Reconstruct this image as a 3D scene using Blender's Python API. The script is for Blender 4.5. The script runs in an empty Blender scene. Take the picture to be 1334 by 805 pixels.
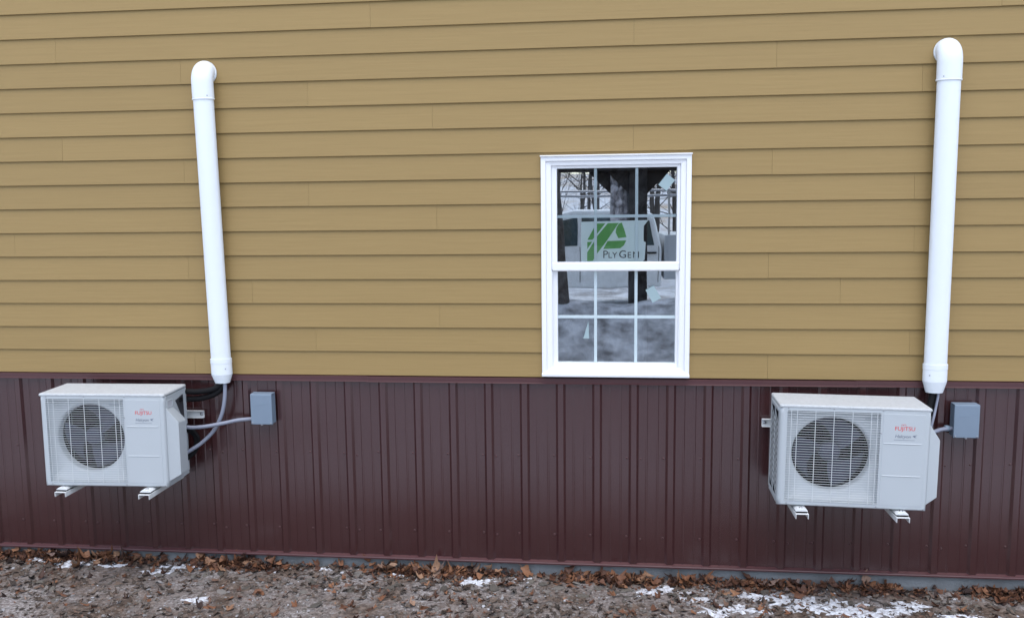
import bpy, bmesh, math, random
from mathutils import Vector, Matrix, noise
R = math.radians
scene = bpy.context.scene
COL = scene.collection
PI = math.pi

# ------------------------------------------------------------------ camera
cam_d = bpy.data.cameras.new('camera')
cam = bpy.data.objects.new('camera', cam_d); COL.objects.link(cam)
cam_d.sensor_width = 36.0; cam_d.lens = 30.465; cam_d.clip_start = 0.05; cam_d.clip_end = 2000
cam.location = (0.3047, -5.3623, 1.0687)
cam.rotation_euler = (1.45218, 0.0114, 0.10698)
scene.camera = cam

# ------------------------------------------------------------------ sky, sun, exposure
SUN_EL, SUN_AZ = R(68), R(172)            # azimuth clockwise from +Y
world = bpy.data.worlds.new('World'); scene.world = world; world.use_nodes = True
wn, wl = world.node_tree.nodes, world.node_tree.links
wn.clear()
sky = wn.new('ShaderNodeTexSky'); sky.sky_type = 'NISHITA'; sky.sun_disc = False
sky.sun_elevation = SUN_EL; sky.sun_rotation = SUN_AZ; sky.dust_density = 1.5; sky.air_density = 1.0
hs = wn.new('ShaderNodeHueSaturation'); hs.inputs['Saturation'].default_value = 0.70   # thin overcast
bg = wn.new('ShaderNodeBackground'); bg.inputs['Strength'].default_value = 0.15
wo = wn.new('ShaderNodeOutputWorld')
wl.new(sky.outputs[0], hs.inputs['Color']); wl.new(hs.outputs[0], bg.inputs['Color']); wl.new(bg.outputs[0], wo.inputs['Surface'])
sd = bpy.data.lights.new('sun', 'SUN'); sd.energy = 0.6; sd.angle = R(60); sd.color = (1.0, 0.98, 0.96)
sun = bpy.data.objects.new('sun', sd); COL.objects.link(sun)
sdir = Vector((math.sin(SUN_AZ)*math.cos(SUN_EL), math.cos(SUN_AZ)*math.cos(SUN_EL), math.sin(SUN_EL)))
sun.rotation_euler = (-sdir).to_track_quat('-Z', 'Y').to_euler()
sun.location = sdir*30
scene.view_settings.view_transform = 'Standard'; scene.view_settings.look = 'None'
scene.view_settings.exposure = 1.3; scene.view_settings.gamma = 1.0
scene.view_settings.use_curve_mapping = False
scene.render.engine = 'CYCLES'
scene.cycles.max_bounces = 10; scene.cycles.transparent_max_bounces = 16

# ------------------------------------------------------------------ helpers
def lin(*c):
    """sRGB 0-255 to linear"""
    return tuple(((v/255)/12.92 if v/255 <= .04045 else ((v/255+.055)/1.055)**2.4) for v in c)

def tag(o, label=None, cat=None, group=None, kind=None):
    if label: o['label'] = label
    if cat: o['category'] = cat
    if group: o['group'] = group
    if kind: o['kind'] = kind
    return o

def link(name, me, mat=None, parent=None):
    o = bpy.data.objects.new(name, me); COL.objects.link(o)
    if mat and me is not None and len(me.materials) == 0: me.materials.append(mat)
    if parent: o.parent = parent
    return o

def empty(name, loc=(0, 0, 0), rot=(0, 0, 0)):
    o = bpy.data.objects.new(name, None); COL.objects.link(o)
    o.location = loc; o.rotation_euler = rot; o.empty_display_size = .1
    return o

def bevel(o, w, seg=2, angle=30):
    m = o.modifiers.new('bevel', 'BEVEL'); m.width = w; m.segments = seg; m.limit_method = 'ANGLE'; m.angle_limit = R(angle)
    return o

class MB:
    def __init__(s): s.v = []; s.f = []; s.sm = []
    def add(s, vs, fs, smooth=False, M=None):
        b = len(s.v)
        s.v += [tuple(M @ Vector(p)) if M is not None else tuple(p) for p in vs]
        s.f += [tuple(i+b for i in f) for f in fs]; s.sm += [smooth]*len(fs)
        return s
    def box(s, x0, x1, y0, y1, z0, z1, M=None):
        return s.add([(x0,y0,z0),(x1,y0,z0),(x1,y1,z0),(x0,y1,z0),(x0,y0,z1),(x1,y0,z1),(x1,y1,z1),(x0,y1,z1)],
            [(0,3,2,1),(4,5,6,7),(0,1,5,4),(1,2,6,5),(2,3,7,6),(3,0,4,7)], M=M)
    def prism(s, poly, a0, a1, axis='x', M=None, smooth=False):
        """poly in the two other axes (x:(y,z) y:(x,z) z:(x,y)), extruded from a0 to a1"""
        n = len(poly)
        def pt(a, q): return (a,q[0],q[1]) if axis == 'x' else ((q[0],a,q[1]) if axis == 'y' else (q[0],q[1],a))
        vs = [pt(a0,q) for q in poly] + [pt(a1,q) for q in poly]
        fs = [tuple(range(n))[::-1], tuple(range(n, 2*n))]
        fs += [(i,(i+1)%n,n+(i+1)%n,n+i) for i in range(n)]
        return s.add(vs, fs, M=M)
    def tube(s, pts, r, n=8, caps=True, M=None, smooth=True):
        pts = [Vector(p) for p in pts]; m = len(pts)
        rs = r if isinstance(r, (list, tuple)) else [r]*m
        t0 = (pts[1]-pts[0]).normalized()
        u = t0.orthogonal().normalized(); vs = []
        for i in range(m):
            t = (pts[min(i+1,m-1)]-pts[max(i-1,0)]).normalized()
            u = (u - t*u.dot(t)).normalized(); w = t.cross(u)
            vs += [pts[i]+(u*math.cos(2*PI*k/n)+w*math.sin(2*PI*k/n))*rs[i] for k in range(n)]
        fs = [(i*n+k, i*n+(k+1)%n, (i+1)*n+(k+1)%n, (i+1)*n+k) for i in range(m-1) for k in range(n)]
        b = len(s.v); s.add(vs, fs, smooth, M)
        if caps:
            for ring in (s.v[b:b+n], s.v[b+(m-1)*n:b+m*n]): s.add(ring, [tuple(range(n))])
        return s
    def lathe(s, prof, c=(0,0,0), n=32, axis='z', M=None, smooth=True):
        vs = []
        for r, h in prof:
            for k in range(n):
                a = 2*PI*k/n; p, q = r*math.cos(a), r*math.sin(a)
                vs.append((c[0]+p,c[1]+q,c[2]+h) if axis == 'z' else ((c[0]+p,c[1]+h,c[2]+q) if axis == 'y' else (c[0]+h,c[1]+p,c[2]+q)))
        m = len(prof)
        fs = [(i*n+k, i*n+(k+1)%n, (i+1)*n+(k+1)%n, (i+1)*n+k) for i in range(m-1) for k in range(n)]
        return s.add(vs, fs, smooth, M)
    def mesh(s, name):
        me = bpy.data.meshes.new(name); me.from_pydata(s.v, [], s.f)
        me.polygons.foreach_set('use_smooth', s.sm); me.update()
        bm = bmesh.new(); bm.from_mesh(me); bmesh.ops.recalc_face_normals(bm, faces=bm.faces); bm.to_mesh(me); bm.free()
        return me
    def build(s, name, mat, parent=None):
        return link(name, s.mesh(name), mat, parent)

def smooth_path(pts, k=6):
    P = [Vector(p) for p in pts]; out = []
    P = [P[0]*2-P[1]] + P + [P[-1]*2-P[-2]]
    for i in range(1, len(P)-2):
        for j in range(k):
            t = j/k
            out.append(.5*((2*P[i]) + (P[i+1]-P[i-1])*t + (2*P[i-1]-5*P[i]+4*P[i+1]-P[i+2])*t*t + (3*P[i]-P[i-1]-3*P[i+1]+P[i+2])*t**3))
    out.append(P[-2]); return out

def text_mesh(txt, size, shear=0.0, depth=0.0004, spacing=1.0):
    cu = bpy.data.curves.new('text', 'FONT'); cu.body = txt; cu.size = size; cu.shear = shear; cu.extrude = depth
    cu.space_character = spacing; cu.align_x = 'CENTER'; cu.resolution_u = 4
    o = bpy.data.objects.new('text', cu); COL.objects.link(o)
    dg = bpy.context.evaluated_depsgraph_get()
    me = bpy.data.meshes.new_from_object(o.evaluated_get(dg))
    bpy.data.objects.remove(o); bpy.data.curves.remove(cu)
    return me

# ------------------------------------------------------------------ materials
def N(nt, t, **kw):
    n = nt.nodes.new(t)
    for k, v in kw.items(): setattr(n, k, v)
    return n

def mat(name, col, rough=.5, metal=0, var=.0, var_scale=4, bump=0, bump_scale=40, stretch=(1,1,1), objvar=0, spec=.5, col2=None, coat=0, sheen=0, bump_dist=.01):
    m = bpy.data.materials.new(name); m.use_nodes = True
    nt = m.node_tree; b = nt.nodes['Principled BSDF']; L = nt.links
    b.inputs['Roughness'].default_value = rough; b.inputs['Metallic'].default_value = metal
    b.inputs['Specular IOR Level'].default_value = spec; b.inputs['Coat Weight'].default_value = coat
    tc = N(nt, 'ShaderNodeTexCoord'); mp = N(nt, 'ShaderNodeMapping'); mp.inputs['Scale'].default_value = stretch
    L.new(tc.outputs['Object'], mp.inputs['Vector'])
    c2 = col2 or tuple(x*.8 for x in col)
    rgb = N(nt, 'ShaderNodeMix', data_type='RGBA')
    rgb.inputs[6].default_value = (*col, 1); rgb.inputs[7].default_value = (*c2, 1); rgb.inputs[0].default_value = 0
    if var:
        nz = N(nt, 'ShaderNodeTexNoise'); nz.inputs['Scale'].default_value = var_scale; nz.inputs['Detail'].default_value = 6
        L.new(mp.outputs[0], nz.inputs['Vector'])
        mr = N(nt, 'ShaderNodeMapRange'); mr.inputs[1].default_value = .35; mr.inputs[2].default_value = .7; mr.inputs[3].default_value = 0; mr.inputs[4].default_value = var
        L.new(nz.outputs['Fac'], mr.inputs[0]); L.new(mr.outputs[0], rgb.inputs[0])
    out = rgb.outputs[2]
    if objvar:
        oi = N(nt, 'ShaderNodeObjectInfo'); mr = N(nt, 'ShaderNodeMapRange'); mr.inputs[3].default_value = 1-objvar; mr.inputs[4].default_value = 1+objvar
        L.new(oi.outputs['Random'], mr.inputs[0])
        h = N(nt, 'ShaderNodeHueSaturation'); L.new(out, h.inputs['Color']); L.new(mr.outputs[0], h.inputs['Value']); out = h.outputs[0]
    L.new(out, b.inputs['Base Color'])
    if bump:
        nz = N(nt, 'ShaderNodeTexNoise'); nz.inputs['Scale'].default_value = bump_scale; nz.inputs['Detail'].default_value = 5
        L.new(mp.outputs[0], nz.inputs['Vector'])
        bp = N(nt, 'ShaderNodeBump'); bp.inputs['Strength'].default_value = bump; bp.inputs['Distance'].default_value = bump_dist
        L.new(nz.outputs['Fac'], bp.inputs['Height']); L.new(bp.outputs[0], b.inputs['Normal'])
    return m

M_SIDING = mat('siding_tan', (.288,.196,.076), .62, var=.55, var_scale=1.0, stretch=(2.2,1,55), bump=.35, bump_scale=1.0, objvar=.022, spec=.35, col2=(.267,.180,.069), bump_dist=.004)
M_METAL = mat('burgundy_steel', (.048,.0168,.0172), .22, var=.5, var_scale=1.3, bump=.08, bump_scale=3, spec=.95, col2=(.043,.0152,.0160), stretch=(1.5,1,.7))
M_TRIM = mat('burgundy_trim', (.075,.029,.031), .33, spec=.5, var=.4, var_scale=3)
M_SCREW = mat('burgundy_screw', (.060,.026,.027), .4, spec=.5)
M_CONC = mat('concrete', (.20,.215,.225), .9, var=.8, var_scale=5, bump=.5, bump_scale=60, col2=(.12,.12,.12))
M_VINYL = mat('white_vinyl', (.80,.81,.83), .35, var=.2, var_scale=2, col2=(.76,.77,.79))
M_PVC = mat('white_pvc', (.72,.765,.80), .45, var=.3, var_scale=3, col2=(.70,.745,.78))
M_UNIT = mat('ac_enamel', (.425,.46,.48), .42, bump=.04, bump_scale=260, var=.25, var_scale=6, col2=(.40,.435,.455))
M_UNIT_TOP = mat('ac_enamel_frosted', (.50,.525,.535), .6, bump=.5, bump_scale=190, var=.8, var_scale=60, col2=(.42,.44,.45))
M_WIRE = mat('grille_wire', (.56,.59,.60), .4)
M_FAN = mat('fan_grey', (.034,.038,.062), .5, spec=.3)
M_BLACK = mat('black_rubber', (.006,.006,.007), .75, bump=.2, bump_scale=80, spec=.2)
M_DARK = mat('dark_coil', (.012,.012,.016), 1.0, spec=.05)
M_SLOT = mat('opening_shade', (.03,.03,.035), .5)
M_BRACKET = mat('white_steel', (.66,.68,.68), .4, var=.3, var_scale=8)
M_BOLT = mat('zinc_bolt', (.35,.36,.38), .35, metal=.9)
M_BOX = mat('grey_box', (.18,.235,.30), .45, var=.4, var_scale=9, bump=.06, bump_scale=60, col2=(.16,.21,.27))
M_CONDUIT = mat('grey_conduit', (.22,.24,.30), .45, var=.3, var_scale=12)
M_RED = mat('red_print', lin(205,60,62), .5)
M_GREYPRINT = mat('grey_print', lin(105,112,125), .5)
M_GREEN = mat('green_print', (.105,.33,.075), .55, var=.3, var_scale=12)
M_CARD = mat('card_white', (.66,.74,.74), .6)
M_INK = mat('dark_print', (.02,.022,.025), .6)
M_TAPE = mat('pale_label', (.30,.40,.42), .5)
M_MUNTIN = mat('muntin_pale', (.62,.70,.73), .4)
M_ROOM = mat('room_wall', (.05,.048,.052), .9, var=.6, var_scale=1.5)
M_TIMBER = mat('dark_timber', (.020,.013,.010), .8, var=.8, var_scale=2, stretch=(6,6,1), bump=.4, bump_scale=8, col2=(.010,.007,.006))
M_BARK = mat('bark', (.055,.043,.036), .9, var=.9, var_scale=6, stretch=(3,3,1), bump=.6, bump_scale=9, col2=(.10,.09,.085))
M_CARPAINT = mat('white_truck_paint', (.86,.87,.88), .3, coat=.4)
M_TRUCKGREY = mat('grey_truck_box', (.50,.52,.55), .35)
M_CARGLASS = mat('truck_glass', (.05,.08,.09), .08, spec=.8)
M_TYRE = mat('tyre', (.015,.015,.016), .8)
M_RIM = mat('rim', (.4,.4,.42), .35, metal=.8)

def glass_mat(name, refl, tint):
    m = bpy.data.materials.new(name); m.use_nodes = True; nt = m.node_tree; nt.nodes.clear(); L = nt.links
    o = N(nt, 'ShaderNodeOutputMaterial'); mx = N(nt, 'ShaderNodeMixShader')
    t = N(nt, 'ShaderNodeBsdfTransparent'); t.inputs['Color'].default_value = (*tint, 1)
    g = N(nt, 'ShaderNodeBsdfGlossy'); g.inputs['Roughness'].default_value = 0.0; g.inputs['Color'].default_value = (.94,.98,1,1)
    lw = N(nt, 'ShaderNodeFresnel'); lw.inputs['IOR'].default_value = 1.5
    ma = N(nt, 'ShaderNodeMath', operation='ADD'); ma.inputs[1].default_value = refl; ma.use_clamp = True
    # faintly wavy float glass
    tc = N(nt, 'ShaderNodeTexCoord'); nz = N(nt, 'ShaderNodeTexNoise'); nz.inputs['Scale'].default_value = 3.0
    bp = N(nt, 'ShaderNodeBump'); bp.inputs['Strength'].default_value = .02; bp.inputs['Distance'].default_value = .01
    L.new(tc.outputs['Object'], nz.inputs['Vector']); L.new(nz.outputs['Fac'], bp.inputs['Height']); L.new(bp.outputs[0], g.inputs['Normal'])
    L.new(lw.outputs[0], ma.inputs[0]); L.new(ma.outputs[0], mx.inputs[0]); L.new(t.outputs[0], mx.inputs[1]); L.new(g.outputs[0], mx.inputs[2]); L.new(mx.outputs[0], o.inputs['Surface'])
    return m
M_GLASS = glass_mat('low_e_glass', .62, (.80,.85,.88))
M_GLASS_IN = glass_mat('inner_glass', .02, (.95,.97,.97))

def sheet_mat():
    m = bpy.data.materials.new('plastic_sheeting'); m.use_nodes = True; nt = m.node_tree; L = nt.links
    b = nt.nodes['Principled BSDF']; b.inputs['Roughness'].default_value = .35
    tc = N(nt, 'ShaderNodeTexCoord'); nz = N(nt, 'ShaderNodeTexNoise'); nz.inputs['Scale'].default_value = 9; nz.inputs['Detail'].default_value = 5; nz.inputs['Distortion'].default_value = .6
    cr = N(nt, 'ShaderNodeValToRGB'); cr.color_ramp.elements[0].position = .4; cr.color_ramp.elements[0].color = (.10,.095,.11,1)
    cr.color_ramp.elements[1].position = .68; cr.color_ramp.elements[1].color = (.80,.78,.84,1)
    L.new(tc.outputs['Object'], nz.inputs['Vector']); L.new(nz.outputs['Fac'], cr.inputs[0]); L.new(cr.outputs[0], b.inputs['Base Color'])
    return m
M_SHEET = sheet_mat()

def ground_mat():
    m = bpy.data.materials.new('frozen_ground'); m.use_nodes = True; nt = m.node_tree; L = nt.links
    b = nt.nodes['Principled BSDF']; b.inputs['Roughness'].default_value = .85; b.inputs['Specular IOR Level'].default_value = .3
    tc = N(nt, 'ShaderNodeTexCoord')
    def nz(s, d=6, dist=0, rough=.6):
        n = N(nt, 'ShaderNodeTexNoise'); n.inputs['Scale'].default_value = s; n.inputs['Detail'].default_value = d; n.inputs['Distortion'].default_value = dist; n.inputs['Roughness'].default_value = rough
        L.new(tc.outputs['Object'], n.inputs['Vector']); return n.outputs['Fac']
    def ramp(x, stops):
        c = N(nt, 'ShaderNodeValToRGB'); e = c.color_ramp.elements
        while len(e) < len(stops): e.new(.5)
        for q, (p, col) in zip(e, stops): q.position = p; q.color = (*col, 1)
        L.new(x, c.inputs[0]); return c.outputs[0]
    def mix(f, a, bb, val=None):
        mx = N(nt, 'ShaderNodeMix', data_type='RGBA')
        if val is None: L.new(f, mx.inputs[0])
        else: mx.inputs[0].default_value = val
        L.new(a, mx.inputs[6]); L.new(bb, mx.inputs[7]); return mx.outputs[2]
    soil = ramp(nz(26, 8), [(.3,(.036,.024,.018)),(.5,(.105,.074,.056)),(.62,(.185,.142,.114)),(.8,(.32,.28,.26))])
    ice = ramp(nz(55, 5), [(.3,(.10,.082,.076)),(.52,(.255,.23,.22)),(.75,(.55,.54,.54))])
    icef = ramp(nz(2.3, 6, .5), [(.40,(0,0,0)),(.60,(.85,.85,.85))])
    near = mix(icef, soil, ice)
    far_snow = ramp(nz(7, 6), [(.3,(.42,.44,.49)),(.8,(.68,.70,.74))])
    dirt = ramp(nz(11, 6), [(.3,(.12,.11,.11)),(.7,(.30,.29,.29))])
    sf = ramp(nz(1.1, 8, .8, .68), [(.36,(0,0,0)),(.58,(1,1,1))])
    snowy = mix(sf, dirt, far_snow)
    # hillside behind: more leaf-brown
    hill = mix(ramp(nz(.5, 7, .5), [(.34,(0,0,0)),(.56,(1,1,1))]), ramp(nz(3, 6), [(.3,(.24,.16,.10)),(.7,(.46,.37,.26))]), far_snow)
    sep = N(nt, 'ShaderNodeSeparateXYZ'); L.new(tc.outputs['Object'], sep.inputs[0])
    def rng(a, bb):
        r = N(nt, 'ShaderNodeMapRange'); r.inputs[1].default_value = a; r.inputs[2].default_value = bb; L.new(sep.outputs['Y'], r.inputs[0]); return r.outputs[0]
    c = mix(rng(-1.0, -1.9), near, snowy); c = mix(rng(-14, -17), c, hill)
    L.new(c, b.inputs['Base Color'])
    bp = N(nt, 'ShaderNodeBump'); bp.inputs['Strength'].default_value = .9; bp.inputs['Distance'].default_value = .012
    L.new(nz(70, 6), bp.inputs['Height']); L.new(bp.outputs[0], b.inputs['Normal'])
    return m
M_GROUND = ground_mat()
M_SNOW = mat('old_snow', (.66,.69,.74), .8, var=1.0, var_scale=38, bump=.8, bump_scale=90, col2=(.36,.35,.36))
M_BANK = mat('dirty_snow_bank', (.40,.42,.47), .85, var=1.0, var_scale=4.5, bump=.6, bump_scale=8, col2=(.085,.085,.095))

def rand_mat(name, stops, rough, bump=0, bscale=60, attr=False):
    m = bpy.data.materials.new(name); m.use_nodes = True; nt = m.node_tree; L = nt.links
    b = nt.nodes['Principled BSDF']; b.inputs['Roughness'].default_value = rough
    cr = N(nt, 'ShaderNodeValToRGB'); cr.color_ramp.interpolation = 'LINEAR'; e = cr.color_ramp.elements
    while len(e) < len(stops): e.new(.5)
    for q, (p, c) in zip(e, stops): q.position = p; q.color = (*c, 1)
    if attr:
        a = N(nt, 'ShaderNodeAttribute'); a.attribute_name = 'tone'; L.new(a.outputs['Fac'], cr.inputs[0])
    else:
        oi = N(nt, 'ShaderNodeObjectInfo'); L.new(oi.outputs['Random'], cr.inputs[0])
    tc = N(nt, 'ShaderNodeTexCoord'); nz = N(nt, 'ShaderNodeTexNoise'); nz.inputs['Scale'].default_value = bscale; nz.inputs['Detail'].default_value = 4
    L.new(tc.outputs['Object'], nz.inputs['Vector'])
    mr = N(nt, 'ShaderNodeMapRange'); mr.inputs[3].default_value = .7; mr.inputs[4].default_value = 1.25; L.new(nz.outputs['Fac'], mr.inputs[0])
    h = N(nt, 'ShaderNodeHueSaturation'); L.new(cr.outputs[0], h.inputs['Color']); L.new(mr.outputs[0], h.inputs['Value']); L.new(h.outputs[0], b.inputs['Base Color'])
    if bump:
        bp = N(nt, 'ShaderNodeBump'); bp.inputs['Strength'].default_value = bump; bp.inputs['Distance'].default_value = .004; L.new(nz.outputs['Fac'], bp.inputs['Height']); L.new(bp.outputs[0], b.inputs['Normal'])
    return m
LEAF_STOPS = [(0,(.030,.014,.010)),(.25,(.085,.034,.018)),(.5,(.16,.066,.030)),(.75,(.23,.105,.050)),(.92,(.28,.165,.10)),(1,(.20,.14,.125))]
FLAKE_STOPS = [(0,(.035,.026,.020)),(.3,(.075,.052,.038)),(.55,(.125,.092,.070)),(.75,(.16,.080,.050)),(.9,(.20,.175,.155)),(1,(.30,.30,.31))]
M_LEAF = rand_mat('dead_leaf', LEAF_STOPS, .7, .4, 45)
M_LITTER = rand_mat('leaf_litter', LEAF_STOPS, .8, .3, 45, attr=True)
STONE_STOPS = [(0,(.05,.042,.036)),(.3,(.10,.085,.07)),(.6,(.16,.145,.13)),(.85,(.24,.23,.23)),(1,(.50,.51,.54))]
M_FLAKE = rand_mat('old_leaf_flakes', FLAKE_STOPS, .85, .4, 60, attr=True)
M_GRAVEL = rand_mat('gravel', STONE_STOPS, .85, .5, 60, attr=True)
M_STONE = rand_mat('flat_stone', [(0,(.075,.065,.055)),(.5,(.13,.115,.095)),(1,(.20,.18,.165))], .85, .6, 50)

# ------------------------------------------------------------------ ground
def gbase(x, y):
    z = -1.303 - .006*(x+.5)
    if y < -.15:
        t = min(1, (-y-.15)/9.5); z += .46*t*t*(3-2*t)
    if y < -14:
        t = min(1, (-y-14)/40); z += 4.2*t*t*(3-2*t)
    return z
def gz(x, y):
    z = gbase(x, y)
    a = 1 if abs(x) < 8 and y > -3 else .5
    z += a*(.010*noise.noise((x*3, y*3, 1)) + .008*noise.noise((x*11, y*11, 5)) + .004*noise.noise((x*34, y*34, 9)))
    if y < -3: z += .05*noise.noise((x*.5, y*.5, 3))*min(1, (-y-3)/3)
    if y < -16: z += .5*noise.noise((x*.12, y*.12, 7))
    return z
def coords(lo, hi, step, far):
    c = [lo+i*step for i in range(int((hi-lo)/step)+1)]
    s, a, b = step, lo, c[-1]; left, right = [], []
    while a > -far: s *= 1.35; a -= s; left.append(a)
    s = step
    while b < far: s *= 1.35; b += s; right.append(b)
    return left[::-1]+c+right
gx = coords(-4.6, 3.8, .022, 500)
gy = [y for y in coords(-1.3, .1, .022, 500)]
nx, ny = len(gx), len(gy)
vs = [(x, y, gz(x, y)) for y in gy for x in gx]
fs = [(j*nx+i, j*nx+i+1, (j+1)*nx+i+1, (j+1)*nx+i) for j in range(ny-1) for i in range(nx-1)]
gme = bpy.data.meshes.new('ground'); gme.from_pydata(vs, [], fs); gme.polygons.foreach_set('use_smooth', [True]*len(fs)); gme.update()
ground = link('ground', gme, M_GROUND); tag(ground, kind='structure', label='frozen brown gravel ground with patches of old snow and dead leaves')

# ------------------------------------------------------------------ house
house = empty('house', (0, 0, -1.4))
tag(house, 'tan lap sided house wall over a burgundy ribbed steel skirt with one white window', 'house')
def hpart(o):
    o.parent = house; o.location = (0, 0, 1.4); return o
E_ = .1541
ROWS = {0:[1.288],1:[2.112],2:[-.735],3:[-1.957],4:[1.278],5:[-3.571,2.112],6:[-.741],7:[-1.557],8:[1.286],9:[.469],10:[-.756],11:[2.12],12:[1.298],13:[.47],14:[2.531],15:[-.35],16:[1.1],17:[-1.9],18:[.3],19:[2.6],20:[-.9],21:[1.6]}
XL, XR = -7.2, 6.4
WX0, WX1 = -.078, .805        # opening cut behind the window casing
rng = random.Random(4)
for k, js in ROWS.items():
    cuts = {XL, XR}
    for j in js:
        n = -4
        while n < 5:
            c = j+n*3.658
            if XL+.3 < c < XR-.3 and (len(js) == 1 or n == 0 or abs(n) > 1): cuts.add(round(c, 3))
            n += 1
    cuts = sorted(cuts)
    segs = list(zip(cuts[:-1], cuts[1:]))
    if k <= 8:
        out = []
        for a, b in segs:
            if b <= WX0 or a >= WX1: out.append((a, b))
            else:
                if a < WX0: out.append((a, WX0))
                if b > WX1: out.append((WX1, b))
        segs = out + ([(WX0, WX1)] if k == 8 else [])
    for a, b in segs:
        z0 = k*E_ + rng.uniform(-.0008, .0008); t = rng.uniform(-.0006, .0006)
        # profile (y, z): drip edge, softened lower arris, tilted face, hidden top lap
        prof = [(-.0135+t, z0), (-.0225+t, z0), (-.0240+t, z0+.0018), (-.0126+t*.3, z0+E_), (-.0112, z0+E_+.02), (-.0020, z0+E_+.02)]
        if k == 8 and a == WX0:      # ripped strip above the window head
            zz = 1.3695; yy = -.024+(.0114)*(zz-z0)/E_; prof = [(yy+.009, zz), (yy, zz)]+prof[3:]
        m = MB(); m.prism(prof, a+.0005, b-.0005, 'x')
        hpart(m.build('siding_board', M_SIDING))

# sheathing behind boards (closes the wall) with the window opening left free
m = MB(); m.box(XL, WX0+.03, .006, .05, -1.6, 3.6); m.box(WX1-.03, XR, .006, .05, -1.6, 3.6)
m.box(WX0+.03, WX1-.03, .006, .05, 1.34, 3.6); m.box(WX0+.03, WX1-.03, .006, .05, -1.6, .04)
hpart(m.build('sheathing', M_ROOM))

# ribbed steel panels, 36 inch cover, lapped on every fourth rib
RP, R0 = .2286, -1.8047
def rib_profile(x0):
    """front-surface points (x, y) across one 9 inch module whose major rib is centred on x0"""
    f = -.0065
    return [(x0-.031, f), (x0-.0165, f-.0148), (x0+.0165, f-.0148), (x0+.031, f),
            (x0+.0735, f), (x0+.0775, f-.0025), (x0+.0835, f-.0025), (x0+.0875, f),
            (x0+.1411, f), (x0+.1451, f-.0025), (x0+.1511, f-.0025), (x0+.1551, f)]
ZB, ZT = -1.209, -.012
for j in range(-6, 7):
    k0 = 2+4*j
    if R0+k0*RP > XR or R0+(k0+4)*RP < XL: continue
    pts = []
    for k in range(k0, k0+4): pts += rib_profile(R0+k*RP)
    xe = R0+(k0+4)*RP; dy = .0012
    pts += [(xe-.031, -.0065), (xe-.0165, -.0213), (xe+.0165, -.0213), (xe+.0225, -.0155)]
    first = [(p[0], p[1]-dy) for p in pts[:4]]           # the lapping rib lies over its neighbour
    pts = first+[(p[0], p[1]) for p in pts[4:]]
    n = len(pts); zs = [ZB, -.9, -.6, -.3, ZT]
    vs, fs = [], []
    for iz, z in enumerate(zs):
        for (x, y) in pts:
            w = .0007*noise.noise((x*2.1, z*1.7, j)) if 0 < iz < len(zs)-1 else 0
            vs.append((x, y+w, z))
    for z_ in range(len(zs)-1):
        fs += [(z_*n+i, z_*n+i+1, (z_+1)*n+i+1, (z_+1)*n+i) for i in range(n-1)]
    m = MB(); m.add(vs, fs)
    panel = hpart(m.build('wall_panel', M_METAL))
    # screws with washers: rows at mid height and near the bottom, doubled at the lap
    s = MB()
    for z in (-.515, -1.03):
        for k in range(k0, k0+4):
            xs = [R0+k*RP-.043] + ([R0+k*RP+.043] if k == k0 else [])
            for x in xs:
                zz = z+rng.uniform(-.006, .006)-(.012 if x > R0+k*RP else 0)
                s.lathe([(0,-.0062),(.0035,-.006),(.0038,-.0015),(.0068,-.001),(.007,.0)], (x, -.0067, zz), 8, 'y')
    so = s.build('screws', M_SCREW, panel); so['kind'] = 'stuff'

# flashing between siding and steel, ten foot lengths with small laps
joints = [-7.2, -4.27, -1.225, 1.816, 4.86, 6.4]
for i in range(len(joints)-1):
    a, b = joints[i], joints[i+1]; o = -.0012*(i % 2); dz = .0 if i % 2 else -.0022
    prof = [(.004, -.0005+dz), (-.0252+o, -.0055+dz), (-.0275+o, -.007+dz), (-.0275+o, -.0345+dz), (-.0335+o, -.0385+dz), (-.0335+o, -.0405+dz), (-.026, -.0385+dz), (-.026, -.012+dz), (.004, -.012+dz)]
    m = MB(); m.prism(prof, a, b+.012*(1 if i < len(joints)-2 else 0), 'x')
    hpart(m.build('flashing', M_TRIM))
# drip trim at the bottom of the steel
for i, (a, b) in enumerate([(-7.2, -2.9), (-2.9, .15), (.15, 3.2), (3.2, 6.4)]):
    o = -.001*(i % 2)
    prof = [(.002, -1.196), (-.0035, -1.200), (-.034+o, -1.2085), (-.0365+o, -1.2125), (-.0365+o, -1.2200), (-.030+o, -1.2240), (.002, -1.2240)]
    m = MB(); m.prism(prof, a, b, 'x')
    hpart(m.build('drip_trim', M_TRIM))
# concrete footing wall, poured with rough face
m = MB(); xs = [XL+i*.05 for i in range(int((XR-XL)/.05)+1)]; vs = []; fs = []
zs = [-1.6, -1.36, -1.30, -1.26, -1.222]
for z in zs:
    for x in xs: vs.append((x, -.004+.004*noise.noise((x*4, z*20, 2)), z))
n = len(xs)
for j in range(len(zs)-1): fs += [(j*n+i, j*n+i+1, (j+1)*n+i+1, (j+1)*n+i) for i in range(n-1)]
m.add(vs, fs); hpart(m.build('footing', M_CONC))
# roof line and ends far outside the frame, so that the building is a building
m = MB(); m.box(XL, XL+.1, .06, 6.0, -1.6, 3.6); m.box(XR-.1, XR, .06, 6.0, -1.6, 3.6); m.box(XL, XR, 6.0, 6.1, -1.6, 3.6)
hpart(m.build('end_wall', M_SIDING))
m = MB(); m.prism([(-.10, 3.72), (3.0, 5.2), (6.2, 3.72), (6.2, 3.6), (3.0, 5.08), (-.10, 3.6)], XL-.3, XR+.3, 'x')
hpart(m.build('roof', M_TRIM))
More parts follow.
